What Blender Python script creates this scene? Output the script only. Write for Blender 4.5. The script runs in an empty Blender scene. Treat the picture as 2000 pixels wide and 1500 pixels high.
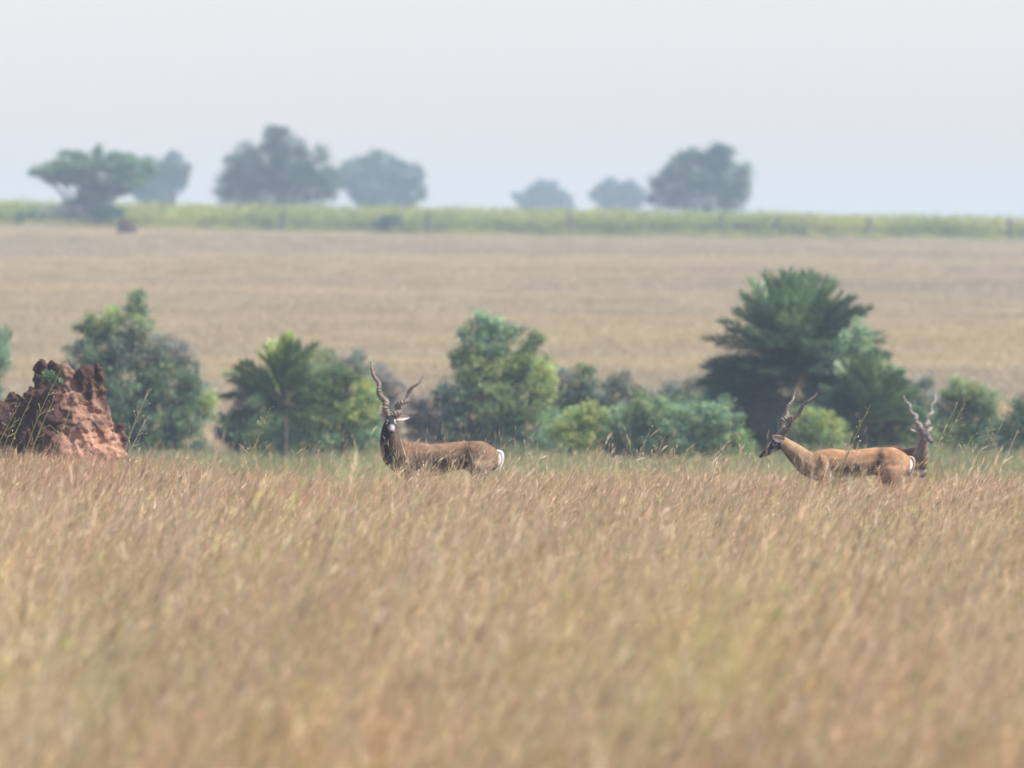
import bpy, bmesh, math, random
import numpy as np
from mathutils import Vector, Matrix

rng = np.random.default_rng(7)
random.seed(7)
scene = bpy.context.scene
C = scene.collection

# ------------------------------------------------------------------ camera
F = 22800.0          # focal length in photo pixels (2000 wide)
ZC = 2.2             # eye height
HY = 600.0           # image row of the true horizontal
cam_d = bpy.data.cameras.new('camera')
cam = bpy.data.objects.new('camera', cam_d)
C.objects.link(cam)
cam_d.sensor_width = 36.0
cam_d.lens = F / 2000.0 * 36.0
cam_d.clip_start = 0.5
cam_d.clip_end = 20000.0
cam.location = (0, 0, ZC)
cam.rotation_euler = (math.radians(90) - math.atan((750 - HY) / F), 0, 0)
cam_d.dof.use_dof = True
cam_d.dof.focus_distance = 102.0
cam_d.dof.aperture_fstop = 5.1
scene.camera = cam

# ------------------------------------------------------------------ light
SUN_EL, SUN_AZ = math.radians(52), math.radians(108)     # azimuth clockwise from +Y
world = bpy.data.worlds.new('World')
scene.world = world
world.use_nodes = True
wn = world.node_tree
sky = wn.nodes.new('ShaderNodeTexSky')
sky.sky_type = 'NISHITA'
sky.sun_disc = False
sky.sun_elevation = SUN_EL
sky.sun_rotation = SUN_AZ
sky.altitude = 200
sky.air_density = 1.0
sky.dust_density = 1.1
sky.ozone_density = 1.0
bg = wn.nodes['Background']
bg.inputs['Strength'].default_value = 0.108
wb = wn.nodes.new('ShaderNodeMix')          # constant white balance of the whole sky
wb.data_type = 'RGBA'; wb.blend_type = 'MULTIPLY'; wb.inputs[0].default_value = 1.0
wb.inputs[7].default_value = (1.0, 0.955, 1.10, 1)
wn.links.new(sky.outputs[0], wb.inputs[6])
wn.links.new(wb.outputs[2], bg.inputs['Color'])

sun_d = bpy.data.lights.new('sun', 'SUN')
sun_d.energy = 4.2
sun_d.angle = math.radians(0.6)
sun_d.color = (1.0, 0.94, 0.85)
sun = bpy.data.objects.new('sun', sun_d)
C.objects.link(sun)
tosun = Vector((math.sin(SUN_AZ) * math.cos(SUN_EL), math.cos(SUN_AZ) * math.cos(SUN_EL), math.sin(SUN_EL)))
sun.rotation_euler = tosun.to_track_quat('Z', 'Y').to_euler()
sun.location = (20, -10, 60)

scene.view_settings.view_transform = 'Standard'
scene.view_settings.look = 'None'
scene.view_settings.gamma = 1.0
scene.view_settings.exposure = 0.83
scene.view_settings.use_curve_mapping = False
scene.cycles.max_bounces = 6
scene.cycles.diffuse_bounces = 3
scene.cycles.glossy_bounces = 1
scene.cycles.transmission_bounces = 3
scene.cycles.volume_bounces = 2
scene.cycles.transparent_max_bounces = 4

# ------------------------------------------------------------------ helpers
def sstep(a, b, v):
    t = np.clip((np.asarray(v, float) - a) / (b - a), 0, 1)
    return t * t * (3 - 2 * t)

PY = [-400, 60, 112, 124, 137, 170, 205, 250, 330, 500, 720, 770, 1000, 2600]
PZ = [0.0, 0.0, 0.0, -0.05, -0.30, -0.85, -1.05, -1.05, 0.25, 3.05, 6.5, 6.85, 6.7, 6.7]
def T(x, y):
    """ground height"""
    x = np.asarray(x, float); y = np.asarray(y, float)
    z = np.interp(y, PY, PZ)
    z = z - 0.0175 * x * sstep(200, 700, y) * np.where(np.abs(x) > 60, 60 / np.maximum(np.abs(x), 1), 1)
    z = z + 0.05 * np.sin(x * 0.55 + 0.31 * y) * np.sin(y * 0.17 + 1.3) + 0.04 * np.sin(x * 1.3 + 2.0) * np.sin(y * 0.43)
    z = z + 0.22 * sstep(250, 420, y) * np.sin(y * 0.045 + 0.02 * x) * np.sin(x * 0.05 + y * 0.006 + 1)
    return z

def W(px, py, Y):
    return Vector(((px - 1000.0) / F * Y, Y, ZC + (HY - py) / F * Y))

def tag(o, label=None, cat=None, group=None, kind=None):
    if label: o['label'] = label
    if cat: o['category'] = cat
    if group: o['group'] = group
    if kind: o['kind'] = kind
    return o

def empty(name, loc, rz=0.0):
    o = bpy.data.objects.new(name, None)
    o.location = loc
    o.rotation_euler = (0, 0, rz)
    o.empty_display_size = 0.3
    C.objects.link(o)
    return o

def mesh_np(name, V, Q, col=None, smooth=False, extra=None):
    """V Nx3, Q Mx4 or Mx3, col Nx3 (point colours)"""
    V = np.asarray(V, np.float32); Q = np.asarray(Q, np.int32)
    me = bpy.data.meshes.new(name)
    k = Q.shape[1]
    me.vertices.add(len(V)); me.vertices.foreach_set('co', V.ravel())
    me.loops.add(Q.size); me.loops.foreach_set('vertex_index', Q.ravel())
    me.polygons.add(len(Q))
    me.polygons.foreach_set('loop_start', np.arange(0, Q.size, k, dtype=np.int32))
    me.update(calc_edges=True)
    if smooth:
        me.polygons.foreach_set('use_smooth', np.ones(len(Q), bool))
    if col is not None:
        a = me.color_attributes.new('Col', 'FLOAT_COLOR', 'POINT')
        c = np.ones((len(V), 4), np.float32); c[:, :3] = col
        a.data.foreach_set('color', c.ravel())
    me.validate(verbose=False)
    return me

def link(name, me, mat=None, parent=None, loc=None, rz=None):
    o = bpy.data.objects.new(name, me)
    if mat is not None and len(me.materials) == 0:
        me.materials.append(mat)
    C.objects.link(o)
    if parent is not None:
        o.parent = parent
    if loc is not None: o.location = loc
    if rz is not None: o.rotation_euler = (0, 0, rz)
    return o

def tubes(paths, nseg=6):
    """paths: list of (Nx3 points, N radii) -> V, Q"""
    Vs, Qs, off = [], [], 0
    ang = np.linspace(0, 2 * np.pi, nseg, endpoint=False)
    for P, R in paths:
        P = np.asarray(P, float); R = np.asarray(R, float)
        n = len(P)
        D = np.gradient(P, axis=0)
        D /= np.maximum(np.linalg.norm(D, axis=1, keepdims=True), 1e-9)
        up = np.array([0.0, 0.0, 1.0]) if abs(D[0, 2]) < 0.9 else np.array([1.0, 0.0, 0.0])
        A = np.cross(D, up); A /= np.maximum(np.linalg.norm(A, axis=1, keepdims=True), 1e-9)
        B = np.cross(D, A)
        ring = P[:, None, :] + R[:, None, None] * (np.cos(ang)[None, :, None] * A[:, None, :] + np.sin(ang)[None, :, None] * B[:, None, :])
        Vs.append(ring.reshape(-1, 3))
        i = np.arange(n - 1)[:, None] * nseg; j = np.arange(nseg)[None, :]; j2 = (j + 1) % nseg
        q = np.stack([i + j, i + j2, i + nseg + j2, i + nseg + j], -1).reshape(-1, 4) + off
        Qs.append(q)
        off += n * nseg
    return np.concatenate(Vs), np.concatenate(Qs)

# ------------------------------------------------------------------ materials
def new_mat(name):
    m = bpy.data.materials.new(name)
    m.use_nodes = True
    nt = m.node_tree
    for n in list(nt.nodes): nt.nodes.remove(n)
    out = nt.nodes.new('ShaderNodeOutputMaterial')
    return m, nt, out

def N(nt, t, **kw):
    n = nt.nodes.new(t)
    for k, v in kw.items(): setattr(n, k, v)
    return n

def leafy(name, rough_trans=0.35, patch=None, rand=0.25, hues=None):
    """two sided leaf: diffuse + translucent, colour from Col attribute x per instance variation x world patch colours"""
    m, nt, out = new_mat(name)
    L = nt.links.new
    at = N(nt, 'ShaderNodeAttribute', attribute_name='Col')
    col = at.outputs['Color']
    oi = N(nt, 'ShaderNodeObjectInfo')
    mr = N(nt, 'ShaderNodeMapRange'); L(oi.outputs['Random'], mr.inputs[0])
    mr.inputs[3].default_value = 1 - rand; mr.inputs[4].default_value = 1 + rand
    if patch:
        tc = N(nt, 'ShaderNodeNewGeometry')
        for (scale, c0, c1, lo, hi, mixf, seed) in patch:
            mp = N(nt, 'ShaderNodeMapping'); L(tc.outputs['Position'], mp.inputs[0])
            mp.inputs['Scale'].default_value = scale
            mp.inputs['Location'].default_value = (seed, seed * 1.7, 0)
            no = N(nt, 'ShaderNodeTexNoise'); L(mp.outputs[0], no.inputs['Vector'])
            no.inputs['Scale'].default_value = 1.0; no.inputs['Detail'].default_value = 3.0
            r = N(nt, 'ShaderNodeMapRange'); L(no.outputs[0], r.inputs[0])
            r.inputs[1].default_value = lo; r.inputs[2].default_value = hi
            mc = N(nt, 'ShaderNodeMix', data_type='RGBA'); L(r.outputs[0], mc.inputs[0])
            mc.inputs[6].default_value = (*c0, 1); mc.inputs[7].default_value = (*c1, 1)
            mu = N(nt, 'ShaderNodeMix', data_type='RGBA', blend_type='MULTIPLY'); mu.inputs[0].default_value = mixf
            L(col, mu.inputs[6]); L(mc.outputs[2], mu.inputs[7])
            col = mu.outputs[2]
    sc = N(nt, 'ShaderNodeVectorMath', operation='SCALE'); L(col, sc.inputs[0]); L(mr.outputs[0], sc.inputs['Scale'])
    fin = sc.outputs[0]
    if hues:            # each tuft has a straw, rust or olive cast of its own
        m7 = N(nt, 'ShaderNodeMath', operation='MULTIPLY'); L(oi.outputs['Random'], m7.inputs[0]); m7.inputs[1].default_value = 17.31
        fr = N(nt, 'ShaderNodeMath', operation='FRACT'); L(m7.outputs[0], fr.inputs[0])
        cr = N(nt, 'ShaderNodeValToRGB'); L(fr.outputs[0], cr.inputs[0])
        cr.color_ramp.interpolation = 'CONSTANT'
        while len(cr.color_ramp.elements) < len(hues): cr.color_ramp.elements.new(0.5)
        for e, (p_, c_) in zip(cr.color_ramp.elements, hues): e.position = p_; e.color = (*c_, 1)
        hm = N(nt, 'ShaderNodeMix', data_type='RGBA', blend_type='MULTIPLY'); hm.inputs[0].default_value = 1
        L(fin, hm.inputs[6]); L(cr.outputs[0], hm.inputs[7]); fin = hm.outputs[2]
    d = N(nt, 'ShaderNodeBsdfDiffuse'); L(fin, d.inputs[0])
    t = N(nt, 'ShaderNodeBsdfTranslucent'); L(fin, t.inputs[0])
    g = N(nt, 'ShaderNodeBsdfGlossy'); g.inputs['Roughness'].default_value = 0.45; g.inputs[0].default_value = (1, 1, 1, 1)
    mx = N(nt, 'ShaderNodeMixShader'); mx.inputs[0].default_value = rough_trans
    L(d.outputs[0], mx.inputs[1]); L(t.outputs[0], mx.inputs[2])
    m2 = N(nt, 'ShaderNodeMixShader'); m2.inputs[0].default_value = 0.03
    L(mx.outputs[0], m2.inputs[1]); L(g.outputs[0], m2.inputs[2])
    L(m2.outputs[0], out.inputs['Surface'])
    return m

def rough_mat(name, c0, c1, scale=6.0, bump=0.3, rough=0.95, attr=False, dist=0.02):
    m, nt, out = new_mat(name)
    L = nt.links.new
    geo = N(nt, 'ShaderNodeTexCoord')
    no = N(nt, 'ShaderNodeTexNoise'); L(geo.outputs['Object'], no.inputs['Vector'])
    no.inputs['Scale'].default_value = scale; no.inputs['Detail'].default_value = 8; no.inputs['Roughness'].default_value = 0.65
    r = N(nt, 'ShaderNodeMapRange'); L(no.outputs[0], r.inputs[0]); r.inputs[1].default_value = 0.35; r.inputs[2].default_value = 0.65
    mc = N(nt, 'ShaderNodeMix', data_type='RGBA'); L(r.outputs[0], mc.inputs[0])
    mc.inputs[6].default_value = (*c0, 1); mc.inputs[7].default_value = (*c1, 1)
    col = mc.outputs[2]
    if attr:
        at = N(nt, 'ShaderNodeAttribute', attribute_name='Col')
        mu = N(nt, 'ShaderNodeMix', data_type='RGBA', blend_type='MULTIPLY'); mu.inputs[0].default_value = 1
        L(col, mu.inputs[6]); L(at.outputs['Color'], mu.inputs[7]); col = mu.outputs[2]
    b = N(nt, 'ShaderNodeBsdfPrincipled'); L(col, b.inputs['Base Color'])
    b.inputs['Roughness'].default_value = rough
    b.inputs['Specular IOR Level'].default_value = 0.2
    bp = N(nt, 'ShaderNodeBump'); bp.inputs['Strength'].default_value = bump; bp.inputs['Distance'].default_value = dist
    L(no.outputs[0], bp.inputs['Height']); L(bp.outputs[0], b.inputs['Normal'])
    L(b.outputs[0], out.inputs['Surface'])
    return m

M_leaf = leafy('leaf_foliage', 0.48, rand=0.0)
M_palm = leafy('palm_frond', 0.25, rand=0.3)
M_grass = leafy('dry_grass', 0.4, rand=0.30, hues=[(0.0, (1.0, 1.0, 0.96)), (0.45, (1.0, 0.84, 0.72)), (0.60, (1.12, 1.10, 1.02)), (0.78, (0.88, 0.98, 0.68)), (0.90, (0.98, 0.92, 0.95))], patch=[
    ((0.9, 0.22, 0.0), (1.17, 1.13, 0.99), (1.17, 1.00, 0.90), 0.42, 0.62, 1.0, 3.1),
    ((0.7, 0.16, 0.0), (1.0, 1.0, 1.0), (0.96, 1.01, 0.88), 0.52, 0.68, 1.0, 11.0),
    ((0.5, 0.10, 0.0), (0.93, 0.93, 0.94), (1.07, 1.06, 1.02), 0.35, 0.65, 1.0, 27.0)])
M_hill = leafy('hill_grass', 0.45, rand=0.06, patch=[
    ((0.012, 0.024, 0.0), (1.05, 1.0, 0.90), (0.88, 0.87, 0.91), 0.40, 0.60, 1.0, 3.1),
    ((0.05, 0.09, 0.0), (0.97, 0.96, 0.95), (1.04, 1.02, 1.0), 0.35, 0.65, 1.0, 21.1)])
M_green = leafy('green_grass', 0.35, rand=0.3, patch=[((0.25, 0.1, 0), (0.8, 0.85, 0.8), (1.3, 1.15, 1.0), 0.4, 0.6, 1, 5.0)])
M_crop = leafy('crop_leaf', 0.4, rand=0.3, patch=[((0.12, 0.12, 0), (0.75, 0.85, 0.8), (1.2, 1.12, 1.0), 0.38, 0.62, 1, 9.0)])
M_bark = rough_mat('bark', (0.06, 0.045, 0.035), (0.15, 0.12, 0.10), 5, 0.6)
M_post = rough_mat('weathered_wood', (0.07, 0.062, 0.055), (0.14, 0.125, 0.11), 5, 0.6)
M_fur = rough_mat('fur', (0.82, 0.82, 0.82), (1.1, 1.08, 1.05), 22, 0.5, attr=True, dist=0.01)
M_horn = rough_mat('horn', (0.11, 0.088, 0.068), (0.30, 0.245, 0.19), 30, 0.5, rough=0.5, dist=0.005)
M_horn2 = rough_mat('horn_pale', (0.16, 0.14, 0.12), (0.36, 0.32, 0.28), 30, 0.5, rough=0.5, dist=0.005)
M_eye = rough_mat('eye', (0.005, 0.004, 0.003), (0.01, 0.008, 0.006), 4, 0.0, rough=0.1)
M_mud = rough_mat('mound_mud', (0.72, 0.72, 0.72), (1.15, 1.12, 1.1), 9, 0.9, attr=True, dist=0.03)

# ------------------------------------------------------------------ haze (closed box round everything)
def make_haze():
    x0, x1, y0, y1, z0, z1 = -1300, 1300, -500, 2700, -4.5, 22.0
    v = [(x, y, z) for x in (x0, x1) for y in (y0, y1) for z in (z0, z1)]
    f = [(0, 1, 3, 2), (4, 6, 7, 5), (0, 4, 5, 1), (2, 3, 7, 6), (0, 2, 6, 4), (1, 5, 7, 3)]
    me = bpy.data.meshes.new('haze'); me.from_pydata(v, [], f); me.update()
    m, nt, out = new_mat('haze_air')
    p = N(nt, 'ShaderNodeVolumePrincipled')
    p.inputs['Color'].default_value = (0.65, 0.83, 0.96, 1)
    p.inputs['Density'].default_value = 0.00040
    p.inputs['Anisotropy'].default_value = 0.0
    nt.links.new(p.outputs[0], out.inputs['Volume'])
    o = link('haze', me, m)
    tag(o, 'thin pale blue haze hanging over the plain', kind='stuff')
make_haze()

# ------------------------------------------------------------------ ground
def make_ground():
    ys = np.concatenate([np.linspace(-400, 20, 8), np.arange(24, 300, 1.2), np.arange(300, 800, 4), np.linspace(805, 2600, 40)])
    a = np.arange(-50, 50.1, 1.0)
    xs = np.concatenate([-np.geomspace(1150, 54, 16), a, np.geomspace(54, 1150, 16)])
    X, Y = np.meshgrid(xs, ys)
    Z = T(X, Y)
    nx, ny = len(xs), len(ys)
    V = np.stack([X, Y, Z], -1).reshape(-1, 3)
    i, j = np.meshgrid(np.arange(ny - 1), np.arange(nx - 1), indexing='ij')
    b = (i * nx + j).ravel()
    Q = np.stack([b, b + 1, b + nx + 1, b + nx], -1)
    me = mesh_np('ground', V, Q, smooth=True)
    m, nt, out = new_mat('dry_ground')
    L = nt.links.new
    g = N(nt, 'ShaderNodeNewGeometry')
    def noise(scale, seed, detail=4):
        mp = N(nt, 'ShaderNodeMapping'); L(g.outputs['Position'], mp.inputs[0])
        mp.inputs['Scale'].default_value = scale; mp.inputs['Location'].default_value = (seed, seed, 0)
        no = N(nt, 'ShaderNodeTexNoise'); L(mp.outputs[0], no.inputs['Vector']); no.inputs['Scale'].default_value = 1
        no.inputs['Detail'].default_value = detail
        r = N(nt, 'ShaderNodeMapRange'); L(no.outputs[0], r.inputs[0]); r.inputs[1].default_value = 0.38; r.inputs[2].default_value = 0.62
        return r.outputs[0], no.outputs[0]
    n1, _ = noise((0.018, 0.045, 0), 3.1)
    n2, h2 = noise((0.5, 0.35, 0.5), 9.0, 8)
    m1 = N(nt, 'ShaderNodeMix', data_type='RGBA'); L(n1, m1.inputs[0])
    m1.inputs[6].default_value = (0.37, 0.28, 0.18, 1); m1.inputs[7].default_value = (0.26, 0.205, 0.17, 1)
    m2 = N(nt, 'ShaderNodeMix', data_type='RGBA', blend_type='MULTIPLY'); m2.inputs[0].default_value = 1
    m3 = N(nt, 'ShaderNodeMix', data_type='RGBA'); L(n2, m3.inputs[0])
    m3.inputs[6].default_value = (0.8, 0.8, 0.8, 1); m3.inputs[7].default_value = (1.1, 1.08, 1.05, 1)
    L(m1.outputs[2], m2.inputs[6]); L(m3.outputs[2], m2.inputs[7])
    b = N(nt, 'ShaderNodeBsdfPrincipled'); L(m2.outputs[2], b.inputs['Base Color'])
    b.inputs['Roughness'].default_value = 1.0; b.inputs['Specular IOR Level'].default_value = 0.1
    bp = N(nt, 'ShaderNodeBump'); bp.inputs['Strength'].default_value = 0.5; bp.inputs['Distance'].default_value = 0.3
    L(h2, bp.inputs['Height']); L(bp.outputs[0], b.inputs['Normal'])
    L(b.outputs[0], out.inputs['Surface'])
    o = link('ground', me, m)
    tag(o, 'dry grassland dipping and rising to the far field', kind='structure')
make_ground()

# ------------------------------------------------------------------ scatter (one stuff object made of instances)
def scatter(name, variants, pts, rots, scls, idx, label):
    """variants: list of meshes; pts Nx3; rots Nx3 euler; scls Nx3"""
    coll = bpy.data.collections.new(name + '_sources')
    for k, me in enumerate(variants):
        coll.objects.link(bpy.data.objects.new('%s_source_%02d' % (name, k), me))
    me = bpy.data.meshes.new(name)
    me.vertices.add(len(pts)); me.vertices.foreach_set('co', np.asarray(pts, np.float32).ravel())
    for nm, arr in (('irot', rots), ('iscl', scls)):
        a = me.attributes.new(nm, 'FLOAT_VECTOR', 'POINT'); a.data.foreach_set('vector', np.asarray(arr, np.float32).ravel())
    a = me.attributes.new('iidx', 'INT', 'POINT'); a.data.foreach_set('value', np.asarray(idx, np.int32))
    me.update()
    o = bpy.data.objects.new(name, me); C.objects.link(o)
    ng = bpy.data.node_groups.new(name + '_scatter', 'GeometryNodeTree')
    ng.interface.new_socket('Geometry', in_out='INPUT', socket_type='NodeSocketGeometry')
    ng.interface.new_socket('Geometry', in_out='OUTPUT', socket_type='NodeSocketGeometry')
    gi = ng.nodes.new('NodeGroupInput'); go = ng.nodes.new('NodeGroupOutput')
    ci = ng.nodes.new('GeometryNodeCollectionInfo'); ci.inputs['Collection'].default_value = coll
    ci.inputs['Separate Children'].default_value = True; ci.inputs['Reset Children'].default_value = True
    ip = ng.nodes.new('GeometryNodeInstanceOnPoints'); ip.inputs['Pick Instance'].default_value = True
    def na(nm, t):
        n = ng.nodes.new('GeometryNodeInputNamedAttribute'); n.data_type = t; n.inputs['Name'].default_value = nm
        return n.outputs['Attribute']
    L = ng.links.new
    L(gi.outputs[0], ip.inputs['Points']); L(ci.outputs[0], ip.inputs['Instance'])
    L(na('iidx', 'INT'), ip.inputs['Instance Index'])
    e2r = ng.nodes.new('FunctionNodeEulerToRotation'); L(na('irot', 'FLOAT_VECTOR'), e2r.inputs[0])
    L(e2r.outputs[0], ip.inputs['Rotation']); L(na('iscl', 'FLOAT_VECTOR'), ip.inputs['Scale'])
    L(ip.outputs[0], go.inputs[0])
    md = o.modifiers.new('scatter', 'NODES'); md.node_group = ng
    tag(o, label, kind='stuff')
    return o

def blades(n, h, spread, lean, width, cols, curve=0.35, heads=0.0, segs=3, wind=(1.0, 0.0), headcol=(0.5, 0.3, 0.2)):
    """a tuft of n tapering blades leaning with the wind; some carry feathery seed heads"""
    Vs, Qs, Cs, off = [], [], [], 0
    for i in range(n):
        bx, by = rng.normal(0, spread, 2)
        hh = h * rng.uniform(0.55, 1.15)
        a = rng.uniform(0, 2 * math.pi)
        dx = math.cos(a) * lean * 0.8 + wind[0] * rng.uniform(0.0, 1.0) * lean * 1.7
        dy = math.sin(a) * lean + wind[1] * lean
        f = rng.uniform(0, math.pi)
        wx, wy = math.cos(f), math.sin(f)
        c = np.array(cols[rng.integers(len(cols))]) * rng.uniform(0.8, 1.2)
        w = width * rng.uniform(0.7, 1.3)
        t = np.linspace(0, 1, segs + 1)
        cx = bx + dx * hh * (t * (1 - curve) + curve * t ** 2.5 * 1.6)
        cy = by + dy * hh * (t * (1 - curve) + curve * t ** 2.5 * 1.6)
        cz = hh * (t - 0.25 * curve * t ** 3)
        ww = w * (1 - t * 0.85)
        V = np.empty((2 * (segs + 1), 3))
        V[0::2] = np.stack([cx - wx * ww, cy - wy * ww, cz], -1)
        V[1::2] = np.stack([cx + wx * ww, cy + wy * ww, cz], -1)
        k = np.arange(segs) * 2
        Q = np.stack([k, k + 1, k + 3, k + 2], -1) + off
        Vs.append(V); Qs.append(Q); Cs.append(np.tile(c, (len(V), 1))); off += len(V)
        if rng.random() < heads:
            tip = np.array([cx[-1], cy[-1], cz[-1]])
            d = np.array([cx[-1] - cx[-2], cy[-1] - cy[-2], cz[-1] - cz[-2]]); d /= np.linalg.norm(d)
            hc = np.array(headcol) * rng.uniform(0.75, 1.25)
            for s in range(5):
                p = tip - d * rng.uniform(-0.02, 0.16)
                e = d * rng.uniform(0.04, 0.09) + rng.normal(0, 0.012, 3)
                sd = rng.normal(0, 1, 3); sd = np.cross(sd, e); sd /= np.linalg.norm(sd); sd *= width * 0.95
                V = np.array([p, p + e * 0.5 + sd, p + e, p + e * 0.5 - sd])
                Vs.append(V); Qs.append(np.array([[0, 1, 2, 3]]) + off); Cs.append(np.tile(hc, (4, 1))); off += 4
    return np.concatenate(Vs), np.concatenate(Qs), np.concatenate(Cs)

STRAW = [(0.44, 0.35, 0.20), (0.50, 0.41, 0.26), (0.38, 0.28, 0.16), (0.42, 0.27, 0.17), (0.55, 0.48, 0.34), (0.36, 0.33, 0.15)]
def scatter_pts(y0, y1, n, margin, power=1.0):
    """uniform over a widening strip in front of the camera"""
    out = []
    y = rng.uniform(y0, y1, n * 3)
    hw = y * 0.0445 + margin
    keep = rng.random(n * 3) < hw / hw.max()
    y = y[keep]; hw = hw[keep]
    x = rng.uniform(-1, 1, len(y)) * hw
    return x[:n], y[:n]

def vnoise(x, y, s, seed):
    """cheap smooth pseudo noise in -1..1"""
    r = np.random.default_rng(seed)
    v = 0
    for k in range(5):
        a = r.uniform(0, 2 * np.pi); f = s * r.uniform(0.6, 1.8); p = r.uniform(0, 6.28)
        v = v + np.sin((x * np.cos(a) + y * np.sin(a)) * f + p)
    return v / 2.4

def make_field():
    var = []
    for k in range(10):
        V, Q, c = blades(72, 0.50, 0.12, 0.34, 0.0016, STRAW, heads=0.28, headcol=(0.50, 0.35, 0.25))
        var.append(mesh_np('field_tuft', V, Q, c))
    for k in range(3):      # taller, paler or greener tufts
        V, Q, c = blades(22, 0.86, 0.06, 0.42, 0.0023, [(0.52, 0.46, 0.26), (0.40, 0.40, 0.16), (0.56, 0.50, 0.34)], heads=0.4, headcol=(0.56, 0.45, 0.33))
        var.append(mesh_np('field_tuft_tall', V, Q, c))
    for k in range(2):      # reddish
        V, Q, c = blades(64, 0.46, 0.12, 0.38, 0.0017, [(0.40, 0.22, 0.15), (0.44, 0.28, 0.18)], heads=0.4, headcol=(0.46, 0.28, 0.21))
        var.append(mesh_np('field_tuft_red', V, Q, c))
    for k in range(6):      # bundles of long stems all bent the same way by the wind
        tone = [(0.62, 0.55, 0.38), (0.58, 0.48, 0.36), (0.34, 0.26, 0.17), (0.46, 0.44, 0.22), (0.52, 0.36, 0.27), (0.66, 0.58, 0.45)][k]
        V, Q, c = blades(16, 0.80, 0.05, 0.10, 0.0030, [tone], curve=0.2, heads=0.3, headcol=tone, wind=(3.2, 0.0))
        var.append(mesh_np('field_tuft_bent', V, Q, c))
    for me in var: me.materials.append(M_grass)
    x, y = scatter_pts(24, 150, 42000, 2.2)
    n = len(x)
    z = T(x, y)
    h = 1.0 + (-0.05 + 0.36 * sstep(-1.4, -4.6, x) + 0.05 * sstep(0.2, 1.5, x)) * sstep(90, 104, y) - 0.50 * sstep(115, 127, y) + 0.12 * (y < 85) + 0.10 * vnoise(x, y * 0.4, 0.9, 3) + rng.normal(0, 0.08, n)
    s = np.stack([np.full(n, 1.0), np.full(n, 1.0), np.clip(h, 0.6, 1.5)], -1) * rng.uniform(0.9, 1.15, (n, 1))
    rot = np.stack([rng.normal(0, 0.10, n), rng.normal(0.14, 0.17, n), rng.uniform(-0.8, 0.8, n)], -1)
    idx = rng.integers(0, 10, n)
    u = rng.random(n)
    g = vnoise(x, y * 0.3, 0.6, 5)
    idx = np.where(u < np.where(y < 92, 0.20, 0.0) + 0.05 * g, rng.integers(10, 13, n), idx)
    red = vnoise(x, y * 0.35, 0.8, 9)
    idx = np.where((u > 0.90 - 0.10 * red), rng.integers(13, 15, n), idx)
    v2 = rng.random(n)
    bent = (v2 < 0.16 * sstep(97, 84, y) + 0.03 * (y < 108))
    idx = np.where(bent, rng.integers(15, 21, n), idx)
    s[bent & (y > 90), 2] *= 0.8
    o = scatter('dry_grass', var, np.stack([x, y, z - 0.02], -1), rot, s, idx, 'tall dry straw coloured grass filling the near field')
    for m in [M_grass]: o.data.materials.append(m)
make_field()

def make_green_grass():
    G = [(0.22, 0.32, 0.11), (0.30, 0.38, 0.13), (0.38, 0.42, 0.16), (0.19, 0.28, 0.11), (0.46, 0.44, 0.22)]
    var = []
    for k in range(6):
        V, Q, c = blades(50, 0.7, 0.14, 0.22, 0.006, G, heads=0.25, headcol=(0.4, 0.36, 0.2))
        me = mesh_np('green_tuft', V, Q, c); me.materials.append(M_green); var.append(me)
    x, y = scatter_pts(140, 236, 16000, 5)
    n = len(x)
    z = T(x, y)
    px = 1000 + x / y * F
    hgt = 0.46 + 0.42 * sstep(165, 200, y) * (1 - 0.7 * sstep(208, 225, y)) + 0.15 * vnoise(x, y, 0.7, 4)
    hgt *= rng.uniform(0.75, 1.2, n)
    s = np.stack([np.full(n, 1.1), np.full(n, 1.1), hgt], -1)
    rot = np.stack([rng.normal(0, 0.07, n), rng.normal(0.04, 0.08, n), rng.uniform(-1.2, 1.2, n)], -1)
    o = scatter('green_grass', var, np.stack([x, y, z - 0.02], -1), rot, s, rng.integers(0, 6, n), 'rank green grass in the hollow below the bushes')
    o.data.materials.append(M_green)
make_green_grass()

def make_hill_grass():
    H = [(0.48, 0.40, 0.215), (0.515, 0.435, 0.245), (0.43, 0.345, 0.205), (0.49, 0.38, 0.225)]
    var = []
    for k in range(6):
        V, Q, c = blades(90, 0.27, 0.45, 0.40, 0.012, H, heads=0.0, segs=2)
        me = mesh_np('hill_tuft', V, Q, c); me.materials.append(M_hill); var.append(me)
    x, y = scatter_pts(232, 752, 52000, 6)
    n = len(x)
    z = T(x, y)
    s = np.stack([np.full(n, 1.2), np.full(n, 1.2), rng.uniform(0.6, 1.15, n) * (1 + 0.25 * vnoise(x * 0.4, y, 0.12, 8)) * (1 + 0.9 * sstep(722, 740, y))], -1)
    rot = np.stack([np.zeros(n), np.zeros(n), rng.uniform(0, 6.28, n)], -1)
    o = scatter('hill_grass', var, np.stack([x, y, z - 0.02], -1), rot, s, rng.integers(0, 6, n), 'short pale dry grass covering the far slope')
    o.data.materials.append(M_hill)
make_hill_grass()

# ------------------------------------------------------------------ foliage
def leaf_quads(P, size, aspect=0.5, upb=0.6):
    n = len(P)
    nrm = rng.normal(0, 1, (n, 3)); nrm[:, 2] += upb
    nrm /= np.linalg.norm(nrm, axis=1, keepdims=True)
    a = np.cross(nrm, rng.normal(0, 1, (n, 3))); a /= np.maximum(np.linalg.norm(a, axis=1, keepdims=True), 1e-6)
    b = np.cross(nrm, a)
    s = size * rng.uniform(0.6, 1.35, (n, 1))
    V = np.stack([P - a * s, P - b * s * aspect, P + a * s, P + b * s * aspect], 1).reshape(-1, 3)
    Q = np.arange(4 * n).reshape(-1, 4)
    return V, Q

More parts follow.
